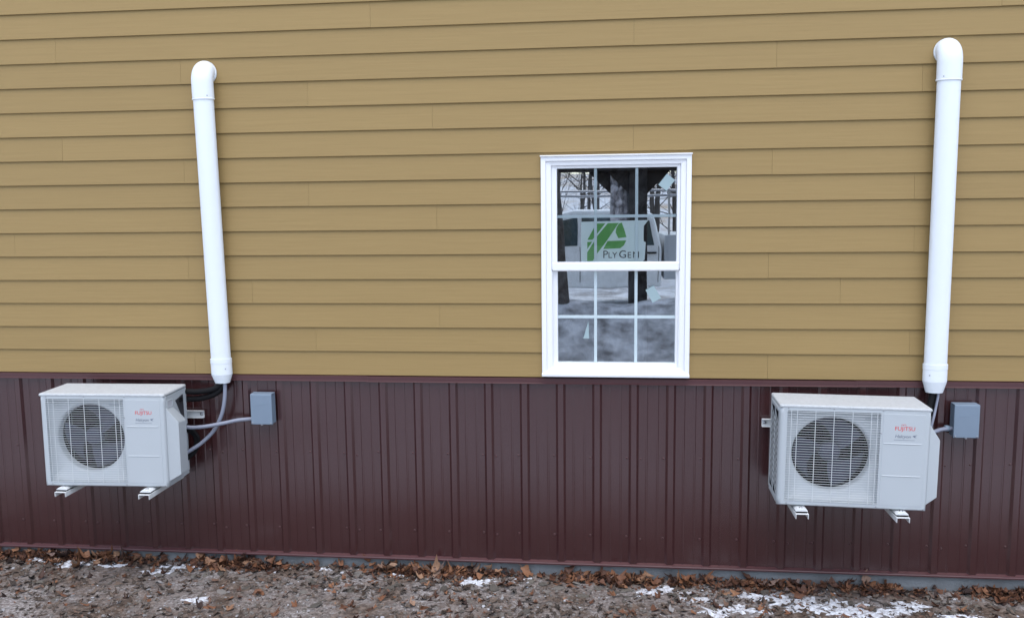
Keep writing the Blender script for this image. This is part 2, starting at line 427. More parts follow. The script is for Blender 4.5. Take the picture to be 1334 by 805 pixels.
# dark unfinished room behind the window
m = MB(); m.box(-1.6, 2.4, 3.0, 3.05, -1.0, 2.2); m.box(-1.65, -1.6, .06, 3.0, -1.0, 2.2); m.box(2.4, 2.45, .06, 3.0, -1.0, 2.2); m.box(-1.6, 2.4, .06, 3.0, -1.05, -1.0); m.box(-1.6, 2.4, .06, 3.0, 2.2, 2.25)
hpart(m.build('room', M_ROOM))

# ------------------------------------------------------------------ window (part of the house)
win = empty('window'); win.parent = house; win.location = (0, 0, 1.4)
win['label'] = 'white double hung window with pale grids and a green leaf logo card'
X0, X1, Z0, Z1 = -.089, .815, .012, 1.366
def frame_mesh(x0, x1, z0, z1, x2, x3, z2, z3, y0, y1, slope=0):
    """mitred frame between outer and inner rectangle: front y0 (outer) / y0+slope (inner), back y1"""
    o = [(x0,z0),(x1,z0),(x1,z1),(x0,z1)]; i_ = [(x2,z2),(x3,z2),(x3,z3),(x2,z3)]
    vs = [(x,y0,z) for x,z in o]+[(x,y0+slope,z) for x,z in i_]+[(x,y1,z) for x,z in o]+[(x,y1,z) for x,z in i_]
    fs = []
    for k in range(4):
        n = (k+1) % 4
        fs += [(k,n,4+n,4+k), (8+k,12+k,12+n,8+n), (k,8+k,8+n,n), (4+k,4+n,12+n,12+k)]
    return MB().add(vs, fs)
bevel(frame_mesh(X0,X1,Z0,Z1, X0+.030,X1-.030,Z0+.032,Z1-.034, -.046,.03).build('casing', M_VINYL, win), .004)
bevel(frame_mesh(X0+.0305,X1-.0305,Z0+.0325,Z1-.0345, X0+.062,X1-.062,Z0+.052,Z1-.060, -.036,.04, .006).build('frame', M_VINYL, win), .002)
m = MB(); m.prism([(-.058,Z1-.006),(-.058,Z1+.0015),(-.02,Z1+.004),(-.02,Z1-.006)], X0-.004, X1+.004, 'x'); bevel(m.build('head_cap', M_VINYL, win), .002)
m = MB(); m.prism([(-.056,Z0-.004),(-.058,Z0+.012),(-.03,Z0+.02),(.02,Z0+.02),(.02,Z0-.004)], X0-.001, X1+.001, 'x'); bevel(m.build('sill', M_VINYL, win), .002)
GX0, GX1 = .007, .733
def sash(z0, z1, g0, g1, y, sx, tabs):
    sh = empty('sash'); sh.parent = win
    bevel(frame_mesh(X0+.0625+sx, X1-.0625-sx, z0, z1, GX0, GX1, g0, g1, y, y+.036, .004).build('sash_frame', M_VINYL, win), .0025)
    bpy.data.objects.remove(sh)
sash(.675, 1.3055, .7185, 1.289, -.018, 0, 0)
sash(.064, .7140, .085, .6600, .0065, .004, 0)
m = MB(); m.box(X0+.066, X1-.066, -.0215, .006, .6665, .7135); bevel(m.build('meeting_rail', M_VINYL, win), .004)
for (g0, g1, y) in ((.7185, 1.289, .000), (.085, .660, .024)):
    m = MB(); m.add([(GX0-.004,y,g0-.004),(GX1+.004,y,g0-.004),(GX1+.004,y,g1+.004),(GX0-.004,y,g1+.004)], [(0,1,2,3)]); m.build('pane', M_GLASS_IN, win)
    m = MB(); m.add([(GX0-.004,y+.016,g0-.004),(GX1+.004,y+.016,g0-.004),(GX1+.004,y+.016,g1+.004),(GX0-.004,y+.016,g1+.004)], [(0,1,2,3)]); m.build('pane', M_GLASS, win)
    zc = .997 if g0 > .5 else .373
    for x in (.2425, .492):
        m = MB(); m.box(x-.009, x+.009, y+.005, y+.011, g0, zc-.0092); m.box(x-.009, x+.009, y+.005, y+.011, zc+.0092, g1); bevel(m.build('muntin', M_MUNTIN, win), .002)
    m = MB(); m.box(GX0, GX1, y+.0045, y+.0115, zc-.009, zc+.009); bevel(m.build('muntin', M_MUNTIN, win), .002)
# jamb tracks beside the lower sash
for a, b in ((X0+.058, X0+.0665), (X1-.0665, X1-.058)):
    m = MB(); m.box(a, b, -.024, .02, .062, .665); m.build('jamb_track', M_VINYL, win)

# logo card behind the upper pane; zoom pixels mapped on the card plane
def cz(px, py, y=.055):
    X = 715+px/5.75; Y = 210+py/5.75
    return (.1529+(X-757)*(.3918/83), y, .9672-(Y-288)*(.2468/52))
def flat(pts, y0, y1, name, mt, par, lab=None):
    m = MB(); q = [cz(*p) for p in pts]; m.prism([(a[0], a[2]) for a in q], y0, y1, 'y'); o = m.build(name, mt, par)
    if lab: o['label'] = lab
    return o
YC = .0130
card = flat([(243,452),(742,443),(708,487),(708,600),(724,606),(716,738),(700,748),(252,752),(243,735)], YC, YC+.0012, 'logo_card', M_CARD, win, 'white card with green P shaped logo and PLY GEM lettering')
for pts in ([(356,466),(424,464),(327,586),(290,586)], [(442,464),(524,462),(430,600),(352,703),(330,742),(288,744),(288,680),(345,590),(352,572)],
            [(289,602),(326,600),(289,655)], [(524,468),(546,460),(565,512),(581,568),(520,575),(500,532),(506,498)], [(440,596),(580,592),(562,628),(535,650),(408,655)]):
    flat(pts, YC-.0012, YC-.0002, 'logo_shape', M_GREEN, win)
for txt, px, sz in (('P', 424, .066), ('LY', 478, .052), ('G', 553, .066), ('E', 602, .052), ('M', 652, .056)):
    me = text_mesh(txt, sz, 0, .0003); o = link('lettering', me, M_INK, win)
    p = cz(px, 722); o.location = (p[0], YC-.0008, p[2]); o.rotation_euler = (PI/2, 0, 0)
# paper tags stuck to the glass
for (x, z, w, h, a, y) in ((.671,1.197,.062,.082,-38,-.002), (.597,.517,.058,.090,30,.022)):
    m = MB(); m.box(-w/2, w/2, -.0004, .0004, -h/2, h/2); o = m.build('paper_tag', M_TAPE, win); o.location = (x, y, z); o.rotation_euler = (0, R(-a), 0)
m = MB(); m.prism([(.166,.238),(.203,.238),(.198,.345)], .021, .0218, 'y'); m.build('paper_tag', M_TAPE, win)

# plastic sheeting hung in the room
m = MB(); nxs, nzs = 30, 30; vs = []; fs = []
for j in range(nzs+1):
    for i in range(nxs+1):
        x = -.15+.72*i/nxs; z = -.2+1.8*j/nzs
        vs.append((x, .30+.03*math.sin(x*21+z*2)+.015*noise.noise((x*6, z*5, 3)), z))
fs = [(j*(nxs+1)+i, j*(nxs+1)+i+1, (j+1)*(nxs+1)+i+1, (j+1)*(nxs+1)+i) for j in range(nzs) for i in range(nxs)]
m.add(vs, fs, True); o = m.build('plastic_sheet', M_SHEET); sol = o.modifiers.new('s', 'SOLIDIFY'); sol.thickness = .001
tag(o, 'mottled grey plastic sheeting hung inside behind the window panes', 'plastic sheet')

# ------------------------------------------------------------------ line set covers (white pipes)
def pipe_cover(label, xt, xb, z_end, screw_side):
    root = empty('pipe_cover', (xb, -.078, z_end)); root.scale = (1, .70, 1); tag(root, label, 'pipe', 'white pipe covers on the siding')
    tilt = math.atan2(xt-xb, 1.75); root.rotation_euler = (0, tilt, 0)
    h = lambda z: z-z_end
    m = MB(); m.tube([(0,0,h(.06)),(0,0,h(.6)),(0,0,h(1.2)),(0,0,h(1.78))], .0645, 40); m.build('pipe', M_PVC, root)
    m = MB(); r = .069
    prof = [(.0648,h(1.744)),(r+.0018,h(1.744)),(r+.0022,h(1.746)),(r+.0022,h(1.752)),(r,h(1.754))]
    m.lathe(prof, n=40)
    pts = [(0,0,h(1.7545)),(0,0,h(1.80)),(0,0,h(1.83))]+[(0, .070-.070*math.cos(a), h(1.85)+.070*math.sin(a)) for a in [R(8*i) for i in range(0, 12)]]+[(0,.085,h(1.92))]
    m.tube(pts, r, 40); m.build('elbow', M_PVC, root)
    m = MB(); m.lathe([(.02,.064),(.071,.064),(.073,.066),(.073,.082),(.071,.084)], (0,0,h(1.915)), 40, 'y'); m.build('wall_flange', M_PVC, root)
    m = MB(); e = z_end
    for pf in ([(.0648,h(.112)),(r+.001,h(.112))], [(r+.001,h(.112)),(r+.001,h(.082))], [(r+.001,h(.082)),(r-.0005,h(.080))], [(r-.0005,h(.080)),(r-.0005,h(.010))], [(r-.0005,h(.010)),(.0485,h(e))], [(.0485,h(e)),(.044,h(e))], [(.044,h(e)),(.044,h(e+.05))]):
        m.lathe(pf, n=40)
    m.build('end_fitting', M_PVC, root)
    a = R(-90+screw_side*38)
    for z in (1.765, .05):
        s = MB(); c = Vector((math.cos(a)*.0695, math.sin(a)*.0695, h(z))); s.tube([c, c+Vector((math.cos(a), math.sin(a), 0))*.0015], .004, 8); s.build('screw', M_BOLT, root)
    return root
pipe_cover('white pipe cover above the AC unit and grey box at left', -2.190, -2.161, -.047, 1)
pipe_cover('white pipe cover right of the window, above the right AC unit', 2.2445, 2.243, -.058, -1)

# ------------------------------------------------------------------ AC units
W, D, H = .79, .31, .59
GXa, GXb, GZa, GZb = -W/2+.040, -W/2+.530, .030, H-.034     # grille opening
FC = ((GXa+GXb)/2+.004, .300); FR = .210
def rect_ring(x0, x1, z0, z1, y, n=16):
    c = [(x0,z0),(x1,z0),(x1,z1),(x0,z1)]; out = []
    for k in range(4):
        a, b = c[k], c[(k+1) % 4]
        out += [(a[0]+(b[0]-a[0])*i/n, y, a[1]+(b[1]-a[1])*i/n) for i in range(n)]
    return out
def circ_ring(cx, cz_, r, y, n=64):
    return [(cx+r*math.cos(R(225)+2*PI*i/n), y, cz_+r*math.sin(R(225)+2*PI*i/n)) for i in range(n)]
def make_unit(label, loc, rot, sx):
    u = empty('air_conditioner', loc, rot); u.scale = (sx, 1, 1)
    tag(u, label, 'air conditioner', 'outdoor AC units hung on the wall')
    yf = -D/2
    # front sheet with softened edges and bell mouth
    rings = [rect_ring(-W/2,W/2,.001,H-.018,yf+.03), rect_ring(-W/2+.0015,W/2-.001,.002,H-.018,yf+.017), rect_ring(-W/2+.008,W/2-.005,.005,H-.018,yf+.005), rect_ring(-W/2+.021,W/2-.014,.012,H-.0185,yf),
             rect_ring(GXa,GXb,GZa,GZb,yf), rect_ring(GXa+.002,GXb-.002,GZa+.002,GZb-.002,yf+.029), circ_ring(FC[0],FC[1],FR+.020,yf+.036), circ_ring(FC[0],FC[1],FR+.005,yf+.047), circ_ring(FC[0],FC[1],FR,yf+.058), circ_ring(FC[0],FC[1],FR,yf+.10)]
    vs = [p for r in rings for p in r]; n = 64
    fs = [(i*n+k, i*n+(k+1)%n, (i+1)*n+(k+1)%n, (i+1)*n+k) for i in range(len(rings)-1) for k in range(n)]
    m = MB(); m.add(vs, fs, False)
    fr = m.build('front_sheet', M_UNIT, u)
    for p in fr.data.polygons:
        if p.index < 3*n or p.index >= 5*n: p.use_smooth = True
    # right service section: faint raised field, two ridges
    m = MB(); m.box(GXb+.012, W/2-.030, yf-.0016, yf+.002, .028, H-.036); bevel(m.build('service_panel', M_UNIT, u), .0016)
    for z in (.20, .385):
        m = MB(); m.prism([(yf-.0016,z-.004),(yf-.0046,z-.0005),(yf-.0042,z+.0015),(yf-.0016,z+.0035)], GXb+.018, W/2-.046, 'x'); m.build('ridge', M_UNIT, u)
    # lid
    m = MB(); m.box(-W/2-.003, W/2+.003, -D/2-.003, D/2+.002, H-.0205, H); lid = bevel(m.build('lid', M_UNIT_TOP, u), .0098, 3)
    # base pan, back, right side
    m = MB(); m.box(-W/2+.004, W/2-.004, yf+.03, D/2, .0, .022); m.build('base_pan', M_UNIT, u)
    m = MB(); m.box(W/2-.004, W/2, yf+.0302, D/2, .0225, H-.021); m.build('side_panel', M_UNIT, u)
    m = MB(); m.box(W/2-.034, W/2-.0045, D/2-.004, D/2-.001, .0225, H-.021); m.box(-W/2+.012, -W/2+.05, D/2-.004, D/2-.001, .0225, H-.021)
    m.build('rear_frame', M_UNIT, u)
    # handle recess with raised lip on the right side
    hz = H-.075
    m = MB(); m.box(W/2+.0004, W/2+.0016, yf+.034, yf+.105, hz-.018, hz+.020); m.build('handle_recess', M_TRUCKGREY, u)
    m = MB()
    for (a, b, c, d) in ((yf+.031,yf+.109,hz+.020,hz+.025),(yf+.031,yf+.109,hz-.023,hz-.018),(yf+.031,yf+.0345,hz-.018,hz+.020),(yf+.105,yf+.109,hz-.018,hz+.020)): m.box(W/2, W/2+.005, a, b, c, d)
    m.build('handle', M_UNIT, u)
    # valve cover: sloped bulge
    b0, b1 = W/2-.001, W/2+.046
    b1 = W/2+.063
    base = [(yf+.016,.034),(yf+.185,.034),(yf+.185,.44),(yf+.10,.497),(yf+.016,.497)]
    top = [(yf+.044,.070),(yf+.152,.070),(yf+.152,.392),(yf+.044,.402)]
    bm = bmesh.new()
    for (y, z) in base: bm.verts.new((b0, y, z))
    for (y, z) in top: bm.verts.new((b1, y, z))
    r_ = bmesh.ops.convex_hull(bm, input=bm.verts); bmesh.ops.recalc_face_normals(bm, faces=bm.faces)
    me = bpy.data.meshes.new('valve_cover'); bm.to_mesh(me); bm.free()
    bevel(link('valve_cover', me, M_UNIT, u), .004)
    m = MB(); m.prism([(yf+.150,.517),(yf+.255,.535),(yf+.262,.385),(yf+.215,.42)], W/2+.0005, W/2+.004, 'x'); m.build('wiring_opening', M_SLOT, u)  # dark plate on the side panel stands in for the shade inside the opening
    m = MB(); m.box(W/2+.0045, W/2+.010, yf+.20, yf+.235, .495, .520); m.build('terminal', M_BLACK, u)
    # left side: slanted lattice over the coil
    m = MB(); xl0, xl1 = -W/2, -W/2+.003
    ys = [yf+.030, yf+.052, yf+.160, yf+.174, D/2-.024, D/2]
    for a, b in ((0,1),(2,3),(4,5)): m.box(xl0, xl1, ys[a], ys[b], .0225, H-.021)
    for a, b in ((1,2),(3,4)):
        m.box(xl0, xl1, ys[a], ys[b], .0225, .040); m.box(xl0, xl1, ys[a], ys[b], H-.055, H-.021)
        for i in range(-2, 18):
            z = .012+i*.0340; lo, hi = ys[a], ys[b]; q = [(lo,z),(lo,z+.0070),(hi,z+.067),(hi,z+.060)]
            q = [(y, min(max(zz, .0402), H-.0552)) for y, zz in q]
            if q[1][1]-q[0][1] > .002 and q[2][1]-q[3][1] > .002: m.prism(q, xl0+.0003, xl1-.0003, 'x')
    m.build('side_grille', M_UNIT, u)
    m = MB(); m.box(-W/2+.0055, -W/2+.020, yf+.036, D/2-.008, .023, H-.022); m.box(-W/2+.036, W/2-.05, D/2-.03, D/2-.006, .023, H-.022); m.box(GXb+.03, GXb+.034, yf+.01, D/2-.032, .023, H-.022); m.build('coil', M_DARK, u)
    # moulded grip at the top left rear corner
    m = MB(); m.box(-W/2-.006, -W/2+.01, yf+.04, D/2-.04, H-.046, H-.024); bevel(m.build('grip', M_UNIT, u), .006, 3)
    # wire grille
    m = MB(); nw = 37
    for i in range(nw):
        z = GZa+.006+(GZb-GZa-.012)*i/(nw-1); m.tube([(GXa-.002,yf-.003,z),(GXb+.002,yf-.003,z)], .0013, 6)
    cx = (GXa+GXb)/2
    for x in [cx-.225, cx-.194, cx-.097, cx, cx+.097, cx+.194, cx+.225]:
        m.tube([(x,yf-.0058,GZa-.001),(x,yf-.0058,GZb+.001)], .0018, 6)
    m.build('fan_grille', M_WIRE, u)
    m = MB()
    for x, z in ((GXa+.01,GZa-.012),(cx,GZb+.016),(GXb-.004,GZa-.012),(GXb+.004,GZb-.115),(GXb+.01,GZb+.014),(-W/2+.045,GZb+.014),(W/2-.02,.014)):
        m.lathe([(0,-.0025),(.0035,-.0022),(.0045,0)], (x, yf, z), 8, 'y')
    so = m.build('screws', M_BOLT, u); so['kind'] = 'stuff'
    # fan
    fan = empty('fan'); fan.parent = u; bpy.data.objects.remove(fan)
    m = MB(); m.lathe([(0,-.02),(.03,-.02),(.05,-.012),(.056,.0),(.056,.05),(0,.05)], (FC[0], yf+.085, FC[1]), 24, 'y'); hub = m.build('fan_hub', M_FAN, u)
    for kk in range(3):
        a0 = R(20+120*kk); vs = []; fs = []; na, nr = 8, 5
        for i in range(na+1):
            for j in range(nr+1):
                t = i/na; rr = .05+(FR-.014-.05)*j/nr; a = a0+R(86)*t*(.55+.45*j/nr)+R(14)*j/nr
                vs.append((FC[0]+rr*math.cos(a), yf+.075+.065*t+.012*math.sin(PI*t), FC[1]+rr*math.sin(a)))
        fs = [(i*(nr+1)+j, i*(nr+1)+j+1, (i+1)*(nr+1)+j+1, (i+1)*(nr+1)+j) for i in range(na) for j in range(nr)]
        m = MB(); m.add(vs, fs, True); b_ = m.build('fan_blade', M_FAN, u); s_ = b_.modifiers.new('s', 'SOLIDIFY'); s_.thickness = .003
    # print
    lx = GXb+.012+(W/2-.030-GXb-.012)*.52
    me = text_mesh('FUJITSU', .0315, 0, .0002, .98); o = link('lettering', me, M_RED, u); o.location = (lx, yf-.0021, H-.128); o.rotation_euler = (PI/2, 0, 0)
    m = MB()      # looped mark over the J and I
    for c0, rr in ((-.008, .0050), (.0035, .0065)):
        m.tube([(lx-.006+c0+rr*math.cos(R(t)), yf-.0019, H-.098+rr*.75*math.sin(R(t))) for t in range(-30, 211, 20)], .0009, 6)
    m.build('logo_mark', M_RED, u)
    me = text_mesh('Halcyon', .0265, .25, .0002, .95); o = link('lettering', me, M_GREYPRINT, u); o.location = (lx-.010, yf-.0021, H-.170); o.rotation_euler = (PI/2, 0, 0)
    m = MB()
    m.prism([(lx+.040,H-.157),(lx+.066,H-.151),(lx+.052,H-.160),(lx+.062,H-.168),(lx+.048,H-.165)], yf-.0021, yf-.0017, 'y'); m.box(lx-.054, lx+.052, yf-.0020, yf-.0017, H-.1835, H-.1815)
    m.build('logo_mark', M_GREYPRINT, u)
    m = MB(); m.box(GXb-.085, GXb-.02, yf-.0075, yf-.0069, GZb-.033, GZb-.031); m.build('rating_mark', M_GREYPRINT, u)
    return u
ZL, ZR = -.637, -.655
make_unit('white AC unit at left, its right side with valve cover showing', (-2.784, -.292, ZL), (0, R(.35), R(3)), 1.0)
make_unit('white AC unit at right below the window side pipe, lattice left side showing', (1.690, -.292, ZR), (0, R(.75), R(-1.5)), 1.03)

# ------------------------------------------------------------------ wall brackets
def bracket(label, arms, zt, rx0, rx1, bolt_x, slope):
    zc = -.268
    xm = (arms[0]+arms[1])/2
    b = empty('wall_bracket', (xm, -.03, zt-.04)); tag(b, label, 'bracket', 'wall brackets carrying the AC units')
    o = lambda x, y, z: (x-xm, y+.03, z-zt+.04)
    def bx(m, x0, x1, y0, y1, z0, z1): p, q = o(x0,y0,z0), o(x1,y1,z1); m.box(p[0],q[0],p[1],q[1],p[2],q[2])
    m = MB(); bx(m, rx0, rx1, -.030, -.027, zc-.024, zc+.024); bx(m, rx0, rx1, -.052, -.030, zc+.0215, zc+.024); bx(m, rx0, rx1, -.052, -.030, zc-.024, zc-.0215); m.build('wall_rail', M_BRACKET, b)
    for x in bolt_x:
        p = o(x, -.030, zc); m = MB(); m.lathe([(0,-.009),(.006,-.009),(.0065,-.003),(.011,-.0025),(.0115,0)], p, 10, 'y'); m.build('bolt', M_BOLT, b)
    for x in arms:
        m = MB(); bx(m, x-.019, x+.019, -.060, -.0305, zt-.05, zc+.02); m.build('upright', M_BRACKET, b)
        dz = slope*(x-xm)
        m = MB(); w = .036; z1 = zt-.024+dz; z0 = z1-.030
        pr = [(x-w,z0),(x-w,z1),(x+w,z1),(x+w,z0),(x+w-.004,z0),(x+w-.004,z1-.004),(x-w+.004,z1-.004),(x-w+.004,z0)]
        q = [o(a,0,c) for a, c in pr]; m.prism([(a[0],a[2]) for a in q], -.500+.03, -.061+.03, 'y'); bevel(m.build('arm', M_BRACKET, b), .0015)
        m = MB(); bx(m, x-.030, x+.030, -.485, -.425, z1+.0005, z1+.007); m.build('rubber_pad', M_BLACK, b)
        m = MB()
        pr = [(x-.034,z1+.0075),(x-.034,z1+.012),(x-.020,z1+.0225),(x+.020,z1+.0225),(x+.034,z1+.012),(x+.034,z1+.0075)]
        q = [o(a,0,c) for a, c in pr]; m.prism([(a[0],a[2]) for a in q], -.482+.03, -.13+.03, 'y'); bevel(m.build('foot_rail', M_BRACKET, b), .002)
        m = MB(); p = o(x, -.455, z1+.0225); m.lathe([(.011,-.001),(.011,.002),(.007,.0025),(.007,.006),(0,.006)], p, 6, 'z'); m.build('bolt', M_BOLT, b)
    return b
bracket('white steel wall bracket under the left AC unit', (-3.053, -2.507), ZL, -3.16, -2.320, (-2.338,), -.006)
bracket('white steel wall bracket under the right AC unit', (1.410, 1.957), ZR, 1.258, 2.085, (1.276,), -.012)

# ------------------------------------------------------------------ disconnect boxes
def elec_box(label, x0, x1, z0, z1, side):
    b = empty('disconnect_box', ((x0+x1)/2, -.023, z0)); tag(b, label, 'electrical box', 'grey disconnect boxes')
    w, h = (x1-x0)/2, z1-z0
    m = MB(); m.box(-w+.004, w-.004, -.062, .0, .004, h-.004); bevel(m.build('enclosure', M_BOX, b), .002)
    # cover: front plate with lipped hood, tapering drip at the bottom
    m = MB(); m.prism([(-.0625,.0),(-.0745,.003),(-.0755,.006),(-.0755,h-.006),(-.0735,h),(-.010,h+.002),(-.010,h-.0035),(-.0625,h-.0035)], -w, w, 'x'); bevel(m.build('cover', M_BOX, b), .002)
    # stamped V shoulder on the cover
    m = MB(); m.prism([(-w+.012,h*.66),(-.01,h*.64),(.01,h*.645),(.03,h*.70),(w-.012,h*.72),(w-.012,h*.735),(.028,h*.715),(.006,h*.662),(-.012,h*.655),(-w+.012,h*.675)], -.0767, -.0752, 'y'); bevel(m.build('stamped_line', M_BOX, b), .0007)
    m = MB(); m.box(-.005, .005, -.077, -.060, -.003, .004); m.build('hasp', M_BOLT, b)
    for q in (-w+.01, w-.01):
        m = MB(); m.lathe([(0,-.004),(.004,-.0035),(.005,0)], (q, -.0745, .012), 8, 'y'); m.build('screw', M_BOLT, b)
    return b
elec_box('grey disconnect box right of the left AC unit', -1.972, -1.830, -.318, -.116, -1)
elec_box('grey disconnect box at the right edge of the right AC unit', 2.357, 2.500, -.330, -.128, -1)

# ------------------------------------------------------------------ cables and conduits
def cable(name, label, cat, pts, r, mt, group=None, n=10):
    P = smooth_path(pts, 8); c = Vector(P[0]); m = MB(); m.tube([p-c for p in P], r, n)
    o = m.build(name, mt); o.location = c; tag(o, label, cat, group); return o
cable('flexible_conduit', 'grey conduit running from left AC unit to its disconnect box', 'conduit', [(-2.395,-.17,-.318),(-2.34,-.165,-.325),(-2.25,-.155,-.318),(-2.15,-.130,-.303),(-2.06,-.085,-.291),(-1.965,-.060,-.287)], .0125, M_CONDUIT)
cable('power_cable', 'grey cable curving from left pipe down to the left AC unit', 'cable', [(-2.148,-.084,.02),(-2.143,-.084,-.06),(-2.148,-.092,-.16),(-2.172,-.098,-.26),(-2.222,-.105,-.355),(-2.300,-.13,-.435),(-2.385,-.17,-.490)], .0125, M_CONDUIT)
cable('insulated_line', 'upper black insulated line entering the left AC unit from the pipe', 'hose', [(-2.168,-.080,.02),(-2.174,-.080,-.052),(-2.220,-.092,-.088),(-2.320,-.105,-.103),(-2.44,-.11,-.104),(-2.52,-.095,-.15)], .019, M_BLACK)
cable('insulated_line', 'lower black insulated line drooping from the pipe to the left AC unit', 'hose', [(-2.160,-.072,.02),(-2.164,-.072,-.062),(-2.210,-.080,-.118),(-2.310,-.09,-.150),(-2.44,-.10,-.158),(-2.52,-.09,-.2)], .019, M_BLACK)
for i, (dx, dz, r) in enumerate(((0, 0, .014), (.016, .02, .013))):
    cable('insulated_line', ['front black hose loop behind the lower valve cover of the left AC unit', 'rear black hose loop behind the lower valve cover of the left AC unit'][i], 'hose', [(-2.40+dx,-.15,-.335+dz),(-2.362+dx,-.105,-.385),(-2.352+dx,-.10,-.44),(-2.372+dx,-.12,-.50),(-2.42+dx,-.15,-.545)], r, M_BLACK)
cable('insulated_line', 'thick black insulated line under the right pipe', 'hose', [(2.234,-.082,.01),(2.230,-.082,-.07),(2.215,-.092,-.14),(2.185,-.11,-.22),(2.15,-.12,-.33),(2.10,-.13,-.40)], .017, M_BLACK)
cable('insulated_line', 'second black insulated line under the right pipe, next to the wall', 'hose', [(2.250,-.070,.01),(2.253,-.070,-.07),(2.246,-.076,-.15),(2.222,-.085,-.24),(2.18,-.09,-.34)], .016, M_BLACK)
cable('power_cable', 'thin grey cable beside the black lines below the right pipe', 'cable', [(2.262,-.090,.01),(2.263,-.090,-.07),(2.250,-.100,-.14),(2.228,-.125,-.21),(2.205,-.14,-.28),(2.17,-.15,-.35)], .0075, M_CONDUIT)
fc = cable('flexible_conduit', 'short grey conduit with connector joining right AC unit to its box', 'conduit', [(2.10,-.17,-.31),(2.17,-.155,-.302),(2.24,-.110,-.291),(2.30,-.075,-.283),(2.364,-.060,-.280)], .0125, M_CONDUIT)
m = MB(); m.lathe([(.013,.0),(.019,.001),(.019,.022),(.015,.024),(.015,.030)], (-.045, .002, .004), 12, 'x', M=Matrix.Translation((2.364-2.10, .108, .026))); m.build('connector', M_BOX, fc)

# ------------------------------------------------------------------ ground litter in view
rl = random.Random(11)
def leaf_mesh(seed):
    r = random.Random(seed); lob = r.choice([5, 7, 7, 9]); n = lob*4
    outline = []
    for i in range(n):
        a = 2*PI*i/n; k = abs(math.sin(a*lob/4))
        rad = (.030+.022*(1-k)+.006*r.random())*(1.0+.35*math.cos(a)); outline.append((rad*math.cos(a), rad*.72*math.sin(a)))
    cu, cv, tw = r.uniform(6, 34)*r.choice((1, 1, -1)), r.uniform(-14, 18), r.uniform(-14, 14)
    f = lambda x, y: (x, y, cu*y*y+cv*x*x+tw*x*y+.003*noise.noise((x*60, y*60, seed)))
    vs = [f(0, 0)]+[f(x*.55, y*.55) for x, y in outline]+[f(x, y) for x, y in outline]
    fs = [(0, 1+i, 1+(i+1) % n) for i in range(n)]+[(1+i, 1+n+i, 1+n+(i+1) % n, 1+(i+1) % n) for i in range(n)]
    st = [f(-.03, -.001), f(-.03, .001), (-.065, .001, .004), (-.065, -.001, .004)]
    b = len(vs); vs += st; fs.append((b, b+1, b+2, b+3))
    return vs, fs
LV = [leaf_mesh(s) for s in range(8)]
LM = []
for i, (v, f) in enumerate(LV):
    m = MB(); m.add(v, f, True); me = m.mesh('leaf'); me.materials.append(M_LEAF); LM.append(me)
def leaf_y(r):
    return -.02-abs(r.gauss(0, .055)) if r.random() < .92 else -r.uniform(.1, .75)
def clump(x): return max(.02, .30+1.5*noise.noise((x*1.7, 3.1, .2))+.7*noise.noise((x*5.3, 1.1, 4)))
cnt = 0
while cnt < 290:
    x = rl.uniform(-4.1, 3.2)
    y = leaf_y(rl)
    if y > -.18 and rl.random() > clump(x): continue
    o = link('leaf', LM[cnt % 8], None, ground); s = rl.uniform(.45, .95)*(1.0 if y > -.2 else .7); o.scale = (s, s, s)
    pile = max(0, .055*(1+y/.13))*rl.random()
    o.location = (x, min(y, -.018), gz(x, y)+.008+pile)
    up = 1.0 if y > -.09 else .45
    o.rotation_euler = (rl.gauss(.35*up, .45*up), rl.gauss(0, .45*up), rl.uniform(0, 2*PI)) if rl.random() > .07 else (rl.uniform(.5, 1.4), rl.gauss(0, .4), rl.gauss(0, .6))
    cnt += 1
# small leaf scraps and litter: one mass
vs, fs, tone = [], [], []
for i in range(4200):
    x = rl.uniform(-4.3, 3.4); y = leaf_y(rl)
    if y > -.18 and rl.random() > clump(x)+.12: continue
    v, f = LV[i % 8]; s = rl.uniform(.16, .62)
    Mx = Matrix.Translation((x, min(y, -.012), gz(x, y)+.003+max(0, .04*(1+y/.12))*rl.random())) @ Matrix.Rotation(rl.uniform(0, 2*PI), 4, 'Z') @ Matrix.Rotation(rl.gauss(0, .55), 4, 'X') @ Matrix.Scale(s, 4)
    b = len(vs); nn = (len(v)-5)//2
    keep = [v[0]]+v[1+nn:1+2*nn]          # light outline only
    vs += [tuple(Mx @ Vector(p)) for p in keep]
    ff = [(b, b+1+k, b+1+(k+1) % nn) for k in range(nn)]; fs += ff; tone += [min(1, max(0, rl.gauss(.32, .25)))]*len(ff)
def tone_obj(name, vs, fs, tone, mt):
    me = bpy.data.meshes.new(name); me.from_pydata(vs, [], fs)
    at = me.attributes.new('tone', 'FLOAT', 'FACE'); at.data.foreach_set('value', tone)
    me.update(); return link(name, me, mt)
o = tone_obj('leaf_litter', vs, fs, tone, M_LITTER); tag(o, 'broken brown leaf litter drifted along the foot of the wall', 'leaf litter', kind='stuff')
